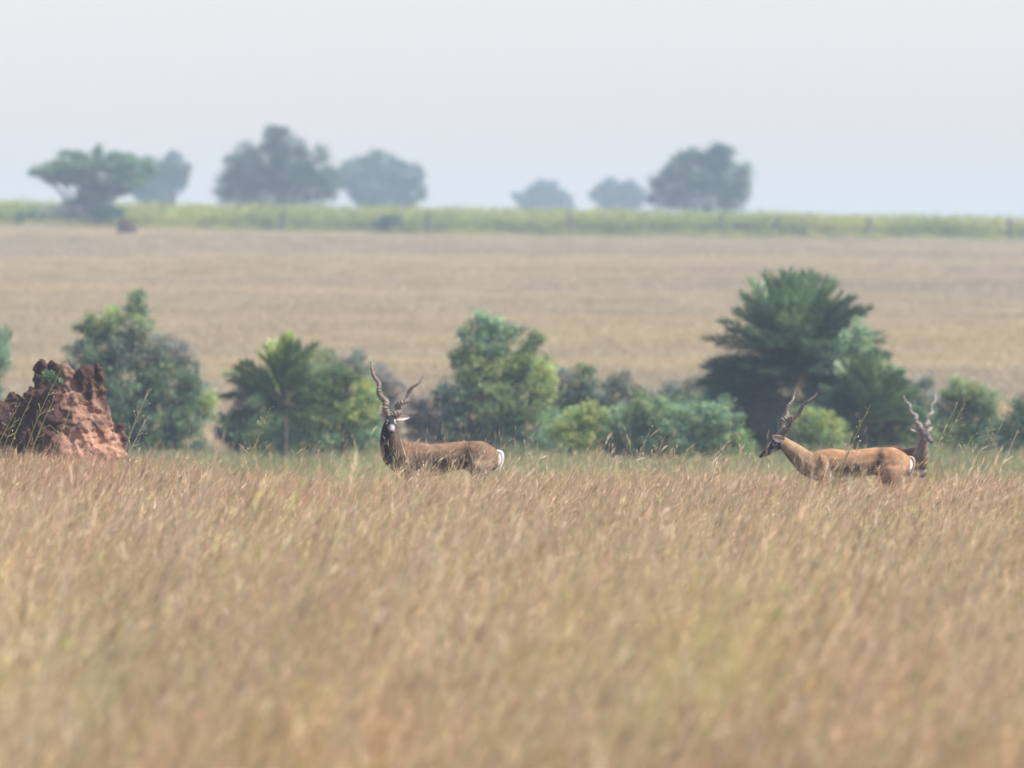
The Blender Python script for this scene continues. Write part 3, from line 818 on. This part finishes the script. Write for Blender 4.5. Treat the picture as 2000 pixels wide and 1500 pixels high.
def antelope(label, loc, rz, scale, neck, head, horns, ears, pal, group, sexed=True, legs_fwd=0.0, voxel=0.011):
    """local frame: +x forward, +z up, feet at z=0. neck: [(x,y,z,rl,rv)], head: (skull xyz, nose xyz)"""
    root = empty('antelope', loc, rz); root.scale = (scale,) * 3
    tag(root, label, 'antelope', group)
    balls, S = [], []
    def add(pts, region, step=0.02):
        b, o, t = chain(pts, step)
        balls.extend(b)
        for q in range(len(o)): S.append((*o[q, :3], max(o[q, 3], o[q, 4]), region, t[q]))
    torso = [(-0.545, 0, 0.715, 0.055, 0.075), (-0.49, 0, 0.705, 0.100, 0.125), (-0.38, 0, 0.715, 0.115, 0.168), (-0.24, 0, 0.740, 0.110, 0.145), (-0.08, 0, 0.722, 0.130, 0.147),
             (0.10, 0, 0.690, 0.146, 0.166), (0.26, 0, 0.690, 0.120, 0.182), (0.38, 0, 0.685, 0.105, 0.160), (0.45, 0, 0.675, 0.07, 0.11)]
    add(torso, 0)
    add(neck, 1, 0.015)
    for sy in (-1, 1):      # shoulder blade, upper arm and thigh muscle
        for (mx, my, mz, ra, rb, rc, an) in ((0.31, 0.085, 0.69, 0.055, 0.050, 0.125, 0.35), (0.35, 0.090, 0.60, 0.050, 0.045, 0.075, -0.5), (-0.41, 0.075, 0.68, 0.095, 0.062, 0.125, -0.25), (-0.33, 0.080, 0.60, 0.060, 0.050, 0.090, 0.5), (-0.28, 0.075, 0.80, 0.050, 0.035, 0.045, 0.0)):
            c_, s_ = math.cos(an), math.sin(an)
            balls.append((np.array([mx, sy * my, mz]), np.array([[ra * c_, 0, rc * s_], [0, rb, 0], [-ra * s_, 0, rc * c_]])))
    sk, no = np.array(head[0]), np.array(head[1])
    hd = no - sk
    hp = lambda t, rl, rv, dz=0.0: (*(sk + hd * t + np.array([0, 0, dz])), rl, rv)
    add([hp(-0.10, 0.040, 0.045), hp(0.08, 0.054, 0.060), hp(0.32, 0.050, 0.056), hp(0.58, 0.035, 0.042, -0.004), hp(0.82, 0.028, 0.032), hp(1.0, 0.023, 0.023)], 2, 0.01)
    for sy in (-1, 1):
        fx = legs_fwd * sy
        add([(0.33, sy * 0.075, 0.60, 0.058, 0.085), (0.33 + fx * .3, sy * 0.085, 0.47, 0.038, 0.050), (0.335 + fx * .6, sy * 0.085, 0.33, 0.024, 0.026), (0.335 + fx * .8, sy * 0.085, 0.29, 0.022, 0.024), (0.335 + fx, sy * 0.085, 0.16, 0.014, 0.015), (0.33 + fx, sy * 0.085, 0.07, 0.016, 0.017), (0.35 + fx, sy * 0.085, 0.022, 0.020, 0.024)], 3, 0.012)
        add([(-0.40, sy * 0.075, 0.66, 0.075, 0.125), (-0.375 - fx * .3, sy * 0.095, 0.53, 0.055, 0.080), (-0.39 - fx * .5, sy * 0.095, 0.44, 0.034, 0.040), (-0.46 - fx * .8, sy * 0.09, 0.335, 0.022, 0.026), (-0.475 - fx, sy * 0.09, 0.30, 0.022, 0.024), (-0.45 - fx, sy * 0.09, 0.16, 0.015, 0.016), (-0.44 - fx, sy * 0.09, 0.07, 0.017, 0.018), (-0.42 - fx, sy * 0.09, 0.022, 0.020, 0.024)], 3, 0.012)
    me = fuse('antelope_body', balls, voxel, 3)
    V = verts_of(me).astype(float)
    S = np.array(S)
    reg = np.empty(len(V), int); tt = np.empty(len(V)); rel = np.empty((len(V), 3))
    for a0 in range(0, len(V), 4000):
        v = V[a0:a0 + 4000]
        dd = np.linalg.norm(v[:, None] - S[None, :, :3], axis=2) / S[None, :, 3]
        k = dd.argmin(1)
        reg[a0:a0 + 4000] = S[k, 4]; tt[a0:a0 + 4000] = S[k, 5]; rel[a0:a0 + 4000] = v - S[k, :3]
    x, y, z = V.T
    nz = vnoise(x * 1.0 + 1.5 * z, z * 1.5, 11, 12) * 0.6 + vnoise(x + y, z, 30, 4) * 0.4 + vnoise(x * 0.5 + y, z * 2, 70, 14) * 0.25
    def mixc(c, d, w): w = np.clip(w, 0, 1)[:, None]; return c * (1 - w) + np.array(d) * w
    col = np.tile(np.array(pal['back']), (len(V), 1))
    side = sstep(0.80, 0.66, z + 0.03 * nz)
    col = mixc(col, pal['side'], side * (reg == 0))
    # darker flank patches behind the shoulder and before the thigh
    fl1 = np.exp(-((x - 0.05 + 0.05 * nz) / 0.12) ** 2 - ((z - 0.68) / 0.065) ** 2)
    fl2 = 1.3 * np.exp(-((x + 0.24 + 0.3 * (z - 0.75)) / 0.05) ** 2 - ((z - 0.74) / 0.13) ** 2)
    col = mixc(col, pal['dark'], (0.95 * fl1 + 0.9 * fl2) * (reg != 1) * (1 + 0.6 * nz))
    th = np.exp(-((x + 0.42) / 0.10) ** 2 - ((z - 0.58) / 0.12) ** 2)
    col = mixc(col, pal['thigh'], 0.8 * th * (reg != 1))
    sh = np.exp(-((x - 0.33) / 0.08) ** 2 - ((z - 0.62) / 0.12) ** 2)
    col = mixc(col, pal['thigh'], 0.5 * sh * (reg != 1))
    belly = sstep(0.605, 0.555, z + 0.015 * nz) * (reg == 0)
    col = mixc(col, (0.74, 0.72, 0.70), belly)
    # neck
    isn = (reg == 1)
    nfront = sstep(-0.02, 0.03, rel[:, 0] * 0.8 - rel[:, 2] * 0.3 + 0.02 * nz + pal.get('nf', 0.0))
    cn = mixc(np.tile(np.array(pal['neck_back']), (len(V), 1)), pal['neck_front'], nfront)
    blend = (isn * sstep(0.02, 0.28, tt))
    col = mixc(col, (0, 0, 0), 0 * x) * (1 - blend[:, None]) + cn * blend[:, None]
    # head
    ish = (reg == 2)
    ch = np.tile(np.array(pal['face']), (len(V), 1))
    ch = mixc(ch, pal['crownhead'], sstep(0.22, 0.0, tt))
    ch = mixc(ch, (0.02, 0.018, 0.016), sstep(0.93, 0.99, tt))
    under = sstep(0.0, -0.03, rel[:, 2] + 0.004 * nz) * sstep(0.3, 0.6, tt)
    ch = mixc(ch, (0.62, 0.60, 0.57), under)
    col = np.where(ish[:, None], ch, col)
    # eye rings
    hdn = hd / np.linalg.norm(hd); lat = np.cross([0, 0, 1.0], hdn); lat /= np.linalg.norm(lat); hup = np.cross(hdn, lat)
    eyes = [sk + hd * 0.27 + lat * sgn * 0.044 + hup * 0.024 for sgn in (-1, 1)]
    for e in eyes:
        de = np.linalg.norm(V - e, axis=1)
        col = mixc(col, (0.72, 0.70, 0.66), pal.get('ring', 0.6) * sstep(0.030, 0.020, de) * ish)
    muz = sk + hd * 0.72
    dm = np.linalg.norm(V - muz, axis=1)
    col = mixc(col, pal['muzzle'], sstep(0.06, 0.035, dm) * ish)
    # legs
    isl = (reg == 3) & (z < 0.50)
    cl = mixc(np.tile(np.array(pal['side']), (len(V), 1)), (0.66, 0.63, 0.58), sstep(0.0, 1.0, (np.abs(y) < 0.085) * 1.0))
    cl = mixc(cl, (0.02, 0.018, 0.016), (z < 0.035) * 1.0)
    col = np.where(isl[:, None], cl, col)
    # white rump
    rump = sstep(-0.555, -0.58, x + 0.1 * (z - 0.72)) * (z < 0.78)
    col = mixc(col, (0.78, 0.77, 0.74), rump)
    col *= np.clip(1 + 0.28 * nz, 0.5, 1.6)[:, None]
    set_col(me, np.clip(col, 0.008, 0.85))
    link('body', me, M_fur, root)
    for hs in horns:
        link('horn', horn_mesh(**hs), M_horn2 if pal.get('horn') else M_horn, root)
    for e in ears:
        link('ear', ear_mesh(*e, tint=pal.get('ear', 1.0)), M_fur, root)
    for e in eyes:
        V0, F0 = ICO
        link('eye', mesh_np('eye', V0 * 0.011 + e, F0, smooth=True), M_eye, root)
    # tail
    tb, to, _ = chain([(-0.55, 0, 0.785, 0.018, 0.014), (-0.59, 0, 0.765, 0.028, 0.020), (-0.60, 0, 0.71, 0.028, 0.020), (-0.585, 0.005, 0.64, 0.018, 0.014), (-0.56, 0.01, 0.56, 0.010, 0.009), (-0.53, 0.01, 0.50, 0.005, 0.005)], 0.01)
    tm = fuse('antelope_tail', tb, 0.008, 2)
    tv = verts_of(tm)
    set_col(tm, np.tile(np.array(pal.get('tail', (0.80, 0.79, 0.76))), (len(tv), 1)))
    link('tail', tm, M_fur, root)
    return root

GA = 'blackbuck antelopes in the field'
# 1: dark necked buck, body to the left, face turned to the camera
def g(x, y): return float(T(x, y))
Y1 = 115.0; s1 = F / Y1
x1 = (862 - 1000) / s1
antelope('dark necked brown buck with head turned to the camera and wide spiral horns', (x1, Y1, 0.0), math.pi, 1.0,
    [(0.34, 0.0, 0.71, 0.115, 0.165), (0.44, 0.01, 0.75, 0.110, 0.155), (0.49, 0.02, 0.85, 0.092, 0.120), (0.505, 0.02, 0.94, 0.076, 0.098), (0.505, 0.02, 1.02, 0.060, 0.078), (0.50, 0.03, 1.08, 0.048, 0.055)],
    ((0.498, 0.055, 1.085), (0.484, 0.215, 0.965)),
    [dict(base=(0.515, 0.05, 1.12), tip=(0.71, -0.06, 1.67), turns=3.0, amp=0.026, r0=0.026, phase=0.4),
     dict(base=(0.475, 0.05, 1.12), tip=(0.175, -0.06, 1.53), turns=2.8, amp=0.032, r0=0.026, phase=2.7, bow=(0.03, 0, -0.03))],
    [((0.455, 0.03, 1.105), (0.31, 0.02, 1.115), (0.1, 1, 0.25)), ((0.54, 0.03, 1.11), (0.60, -0.03, 1.16), (0.3, 1, 0.2))],
    dict(nf=0.022, back=(0.215, 0.130, 0.078), side=(0.165, 0.112, 0.080), dark=(0.022, 0.018, 0.018), thigh=(0.235, 0.18, 0.14), neck_back=(0.12, 0.078, 0.058), neck_front=(0.016, 0.012, 0.012),
         face=(0.035, 0.030, 0.032), crownhead=(0.09, 0.07, 0.065), muzzle=(0.38, 0.36, 0.35), ring=1.0, ear=1.15), GA)
# 2: tan buck walking left in profile
Y2 = 113.5; s2 = F / Y2
x2 = (1670 - 1000) / s2
antelope('orange tan buck walking left in profile with its head low', (x2, Y2, 0.0), math.pi, 0.95,
    [(0.32, 0.0, 0.69, 0.110, 0.155), (0.44, 0.0, 0.69, 0.098, 0.135), (0.56, 0.0, 0.775, 0.082, 0.112), (0.66, 0.0, 0.865, 0.064, 0.086), (0.735, 0.0, 0.93, 0.050, 0.062)],
    ((0.755, 0.0, 0.945), (0.965, 0.02, 0.785)),
    [dict(base=(0.755, 0.032, 0.99), tip=(0.385, 0.20, 1.45), turns=3.2, amp=0.022, r0=0.026, phase=0.2, bow=(0.05, 0, -0.02)),
     dict(base=(0.765, -0.032, 0.99), tip=(0.60, -0.22, 1.45), turns=3.2, amp=0.022, r0=0.026, phase=1.9, bow=(0.02, 0, 0.0))],
    [((0.735, 0.045, 0.965), (0.85, 0.14, 1.00), (0.2, 1.0, -0.3), 0.042), ((0.735, -0.045, 0.965), (0.76, -0.15, 1.04), (0.9, 0.3, 0))],
    dict(nf=-0.03, back=(0.36, 0.20, 0.10), side=(0.36, 0.24, 0.15), dark=(0.050, 0.028, 0.022), thigh=(0.36, 0.24, 0.15), neck_back=(0.34, 0.225, 0.13), neck_front=(0.17, 0.125, 0.085),
         face=(0.035, 0.032, 0.033), crownhead=(0.34, 0.25, 0.15), muzzle=(0.05, 0.047, 0.047), ring=0.35, ear=1.15, tail=(0.42, 0.33, 0.25)), GA, legs_fwd=0.09)
# 3: rear buck facing the camera behind the tan one
Y3 = 135.0; s3 = F / Y3
fwd = Vector((0.50, -0.866, 0)).normalized()
hx3 = (1803 - 1000) / s3
rz3 = math.atan2(fwd.y, fwd.x)
p3 = Vector((hx3, Y3, 0)) - fwd * 0.46
a_ = math.pi / 2 + 0.0
antelope('dark buck behind the rump of the tan buck with only neck head and horns showing', (p3.x, p3.y, g(p3.x, p3.y)), rz3, 0.95,
    [(0.34, 0.0, 0.70, 0.105, 0.16), (0.42, 0.0, 0.76, 0.090, 0.120), (0.455, 0.0, 0.86, 0.070, 0.090), (0.47, 0.0, 0.95, 0.056, 0.074), (0.475, 0.0, 1.04, 0.048, 0.060)],
    ((0.49, 0.0, 1.06), (0.64, 0.03, 0.93)),
    [dict(base=(0.48, 0.03, 1.10), tip=(0.30, 0.31, 1.52), turns=3.2, amp=0.026, r0=0.024, phase=0.3),
     dict(base=(0.48, -0.03, 1.10), tip=(0.30, -0.17, 1.50), turns=3.2, amp=0.026, r0=0.024, phase=2.0)],
    [((0.465, 0.045, 1.08), (0.43, 0.17, 1.12), (1, 0.3, 0.1)), ((0.465, -0.045, 1.08), (0.43, -0.15, 1.10), (1, -0.3, 0.1))],
    dict(back=(0.16, 0.07, 0.04), side=(0.12, 0.055, 0.035), dark=(0.03, 0.02, 0.017), thigh=(0.14, 0.09, 0.065), neck_back=(0.36, 0.25, 0.18), neck_front=(0.20, 0.135, 0.10),
         face=(0.15, 0.115, 0.10), crownhead=(0.34, 0.28, 0.22), muzzle=(0.20, 0.18, 0.165), ring=0.5, ear=0.6, horn='horn_pale'), GA)
# 4: distant dark antelope grazing at the crop edge
Y4 = 731.0
x4 = (1447 - 1000) / F * Y4
antelope('tiny dark antelope grazing at the crop edge on the far ridge', (x4, Y4, g(x4, Y4) + 0.25), 0.2, 1.0,
    [(0.34, 0.0, 0.70, 0.11, 0.15), (0.46, 0.0, 0.66, 0.085, 0.11), (0.58, 0.0, 0.58, 0.065, 0.08), (0.68, 0.0, 0.46, 0.05, 0.06)],
    ((0.70, 0.0, 0.42), (0.78, 0.0, 0.20)),
    [dict(base=(0.69, 0.03, 0.46), tip=(0.62, 0.14, 0.86), n=40), dict(base=(0.69, -0.03, 0.46), tip=(0.62, -0.14, 0.86), n=40)],
    [((0.66, 0.045, 0.45), (0.60, 0.15, 0.47), (1, 0.3, 0.1)), ((0.66, -0.045, 0.45), (0.60, -0.15, 0.47), (1, -0.3, 0.1))],
    dict(back=(0.035, 0.025, 0.025), side=(0.07, 0.045, 0.04), dark=(0.03, 0.02, 0.02), thigh=(0.09, 0.06, 0.05), neck_back=(0.06, 0.04, 0.04), neck_front=(0.04, 0.03, 0.03),
         face=(0.05, 0.04, 0.04), crownhead=(0.05, 0.04, 0.04), muzzle=(0.2, 0.18, 0.17)), GA, voxel=0.03)

# ------------------------------------------------------------------ termite mounds
def mound(name, label, px, Y, blobs, voxel, amp, base_px, group=None, seed=5):
    """blobs: (px, py_top, radius px x, py_bottom, depth offset px, tone)"""
    s = F / Y
    bx = (base_px - 1000) / s
    gz = float(T(bx, Y))
    balls, tops = [], []
    for (x, ytop, r, ybot, dy, tone) in blobs:
        X = (x - 1000) / s - bx; zt = ZC + (HY - ytop) / s - gz; zb = ZC + (HY - ybot) / s - gz
        rr = r / s
        n = max(2, int((zt - zb) / (rr * 0.35)))
        for q in range(n):
            t = q / (n - 1)
            z = zb + (zt - rr * 0.5 - zb) * t
            k = rr * (1.3 - 0.66 * t) * rng.uniform(0.88, 1.12)
            p = np.array([X + rng.normal(0, rr * 0.07), dy / s + rng.normal(0, rr * 0.07), z])
            balls.append((p, np.diag([k, k * 0.95, k * 1.05])))
            tops.append((*p, k, tone * (1 if True else 0)))
    me = fuse(name, balls, voxel, 1)
    V = verts_of(me).astype(float)
    nrm = np.empty(len(me.vertices) * 3, np.float32); me.vertices.foreach_get('normal', nrm); nrm = nrm.reshape(-1, 3).astype(float)
    from mathutils import noise as mn
    d = np.empty(len(V)); tone = np.empty(len(V))
    S = np.array(tops)
    for i, v in enumerate(V):
        p = Vector(v)
        q = Vector((p.x, p.y, p.z * 0.45))
        f1 = mn.fractal(p * 4.5 + Vector((seed, 0, 0)), 0.9, 2.1, 4)
        f2 = 1 - abs(mn.noise(q * 7.0 + Vector((0, seed, 3)))) * 3.0
        c = mn.cell_vector(p * 1) if False else None
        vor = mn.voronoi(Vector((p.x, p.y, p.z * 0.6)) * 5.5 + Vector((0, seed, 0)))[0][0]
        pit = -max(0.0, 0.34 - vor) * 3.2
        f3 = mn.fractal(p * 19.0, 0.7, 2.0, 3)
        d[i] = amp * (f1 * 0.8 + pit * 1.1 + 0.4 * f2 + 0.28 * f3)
        tone[i] = f1 - 0.4 * pit
    V2 = V + nrm * d[:, None]
    me.vertices.foreach_set('co', V2.astype(np.float32).ravel())
    # colour: dark mud spires; shade painted left and in pits, pink sunlight lower right
    k = np.empty(len(V))
    for a0 in range(0, len(V), 4000):
        v = V[a0:a0 + 4000]
        dd = np.linalg.norm(v[:, None] - S[None, :, :3], axis=2) / S[None, :, 3]
        w = np.exp(-dd * 5); k[a0:a0 + 4000] = (w * S[None, :, 4]).sum(1) / w.sum(1)
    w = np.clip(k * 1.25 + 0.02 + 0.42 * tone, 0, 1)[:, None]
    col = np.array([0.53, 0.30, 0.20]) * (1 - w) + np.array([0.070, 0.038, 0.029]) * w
    set_col(me, col)
    me.update()
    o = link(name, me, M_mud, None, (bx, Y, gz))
    tag(o, label, 'termite mound', group)
    return o
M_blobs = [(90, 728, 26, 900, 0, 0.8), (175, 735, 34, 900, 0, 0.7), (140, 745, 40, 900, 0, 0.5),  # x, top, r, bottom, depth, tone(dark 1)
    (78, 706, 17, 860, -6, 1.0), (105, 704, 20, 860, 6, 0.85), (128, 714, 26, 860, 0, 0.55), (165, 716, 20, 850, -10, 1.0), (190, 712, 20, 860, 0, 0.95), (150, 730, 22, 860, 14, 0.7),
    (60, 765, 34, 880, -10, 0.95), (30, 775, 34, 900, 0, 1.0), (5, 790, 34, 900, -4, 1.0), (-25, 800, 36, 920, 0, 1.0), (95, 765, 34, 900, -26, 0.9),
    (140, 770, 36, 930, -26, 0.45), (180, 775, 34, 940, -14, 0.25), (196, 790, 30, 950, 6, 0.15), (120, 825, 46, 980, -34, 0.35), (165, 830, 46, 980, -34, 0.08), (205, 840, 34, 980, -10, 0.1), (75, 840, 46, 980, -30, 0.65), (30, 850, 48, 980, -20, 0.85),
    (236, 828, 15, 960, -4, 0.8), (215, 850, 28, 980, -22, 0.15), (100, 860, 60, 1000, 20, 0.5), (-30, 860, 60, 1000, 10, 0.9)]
mound('termite_mound', 'rugged red brown termite mound with dark spires at the left edge', 100, 121, M_blobs, 0.012, 0.062, 105, 'termite mounds')
mound('termite_mound', 'tiny distant termite mound on the far slope below the flat topped acacia', 247, 674,
      [(240, 428, 10, 466, 0, 1.2), (250, 431, 12, 466, -4, 1.1), (260, 438, 8, 466, 3, 1.1), (236, 442, 9, 466, -4, 1.1), (248, 446, 16, 470, 0, 1.1)], 0.05, 0.08, 247, 'termite mounds')

plant('small_weed', 'small green weed sprouting high on the termite mound between its spires', 'weed', None, 100, 120.75,
      [(96, 737, 9, 8, DG, -0.05), (108, 744, 7, 6, DG, -0.05)], 0.016, 0.035, tr=0.004, fill=0.5, base_spread=0.005, base_py=756)
# ------------------------------------------------------------------ tall single grass plants
M_stalk = leafy('tall_stalk', 0.3, rand=0.1)
def tall_stalks(label, px, Y, specs, col, base_w=0.30, plume=0.5):
    """specs: (tip px, tip py) ; stalks rise from a clump base"""
    s = F / Y
    bx = (px - 1000) / s
    gz = float(T(bx, Y))
    root = empty('tall_grass', (bx, Y, gz)); tag(root, label, 'tall grass', 'tall seeding grass stalks')
    for (tx, ty) in specs:
        tip = np.array([(tx - 1000) / s - bx, rng.uniform(-0.15, 0.15), ZC + (HY - ty) / s - gz])
        h = tip[2]
        b = np.array([tip[0] - 0.28 * h * rng.uniform(0.7, 1.2), rng.uniform(-0.1, 0.1), 0])
        t = np.linspace(0, 1, 10)[:, None]
        P = b + (tip - b) * t; P[:, 0] -= (0.07 * h * np.sin(t * np.pi)).ravel()
        V, Q = tubes([(P, np.linspace(0.006, 0.0028, 10))], 4)
        Vs, Qs, Cs, off = [V], [Q], [np.tile(np.array(col), (len(V), 1))], len(V)
        npl = int(26 * plume)
        for q in range(npl):        # spikelets on fine branches of the panicle
            u = rng.uniform(0.62, 1.0)
            p = b + (tip - b) * u; p[0] -= 0.07 * h * math.sin(u * math.pi)
            e = p + np.array([rng.normal(0.02, 0.035), rng.normal(0, 0.035), rng.uniform(0.02, 0.08)]) * (1.25 - u) * 2.2
            w = rng.normal(0, 1, 3); w /= np.linalg.norm(w); w *= 0.0022
            Vs.append(np.array([p - w, p + w, e + w, e - w])); Qs.append(np.array([[0, 1, 2, 3]]) + off); off += 4
            Cs.append(np.tile(np.array(col) * 1.1, (4, 1)))
            d = (e - p); d /= np.linalg.norm(d) + 1e-9
            sd = np.cross(d, rng.normal(0, 1, 3)); sd /= np.linalg.norm(sd)
            Vs.append(np.array([e, e + d * 0.010 + sd * 0.005, e + d * 0.022, e + d * 0.010 - sd * 0.005])); Qs.append(np.array([[0, 1, 2, 3]]) + off); off += 4
            Cs.append(np.tile(np.array([0.55, 0.44, 0.30]), (4, 1)))
        link('stalk', mesh_np('stalk', np.concatenate(Vs), np.concatenate(Qs), np.concatenate(Cs)), M_stalk, root)
YS = (0.36, 0.36, 0.11); PS = (0.50, 0.44, 0.27)
tall_stalks('tall yellow green stalks in front of the dark left side of the termite mound', 40, 112, [(12, 778), (40, 785), (62, 775), (30, 815)], YS, plume=0.4)
tall_stalks('longest arching yellow stalk crossing the middle of the termite mound', 100, 111, [(125, 712), (105, 783), (150, 770)], YS, plume=0.4)
tall_stalks('single pale stalk standing just right of the termite mound', 262, 110, [(290, 762), (284, 820)], PS, plume=0.8)
tall_stalks('thin stalk with a loose seed head in front of the dark twiggy bush', 510, 109, [(528, 795), (505, 852)], YS, plume=0.8)
tall_stalks('two pale stems crossing the belly of the dark necked buck', 880, 108, [(893, 912), (948, 905), (868, 930)], (0.62, 0.56, 0.40), plume=0.0)
tall_stalks('loose stalks rising in front of the low bright green bush', 1270, 112, [(1270, 838), (1300, 850), (1255, 870)], PS)
tall_stalks('stalks leaning over the back half of the tan buck', 1640, 106, [(1700, 790), (1668, 860), (1655, 885)], YS)
tall_stalks('stalks rising just ahead of the muzzle of the tan buck', 1450, 110, [(1420, 860), (1470, 885)], PS)
tall_stalks('tall stalks between the rearmost buck and the right hand bush', 1850, 107, [(1895, 770), (1870, 790), (1935, 830), (1900, 850)], YS, plume=0.7)
tall_stalks('stalks at the far right in front of the cut off bush', 1960, 109, [(1975, 790), (1990, 840)], PS)

# small yellow flowers in the grass
def flowers():
    specs = [(1322, 946, 'upper yellow flower of the pair left of the tan buck'), (1324, 972, 'lower yellow flower of the pair left of the tan buck'),
             (1890, 966, 'small yellow flower at the far right of the field')]
    for px, py, label in specs:
        Y = 102.0
        c = W(px, py, Y)
        gz = float(T(c.x, Y))
        root = empty('yellow_flower', (c.x, Y, gz)); tag(root, label, 'flower', 'yellow flowers in the dry grass')
        h = c.z - gz
        V, Q = tubes([([(0, 0, 0), (0.01, 0, h * 0.5), (0, 0, h)], [0.003, 0.0025, 0.002])], 4)
        link('stem', mesh_np('stem', V, Q, np.tile((0.15, 0.2, 0.06), (len(V), 1))), M_stalk, root)
        Vp, Qp = [], []
        for k in range(6):
            a = k * math.pi / 3
            d = np.array([math.cos(a), math.sin(a) * 0.8, 0.5]); w = np.array([-math.sin(a), math.cos(a), 0]) * 0.009
            Vp += [np.array([0, 0, h]), np.array([0, 0, h]) + d * 0.014 + w, np.array([0, 0, h]) + d * 0.026, np.array([0, 0, h]) + d * 0.014 - w]
            Qp.append([4 * k, 4 * k + 1, 4 * k + 2, 4 * k + 3])
        link('petals', mesh_np('petals', Vp, Qp, np.tile((0.72, 0.55, 0.03), (len(Vp), 1))), M_stalk, root)
flowers()
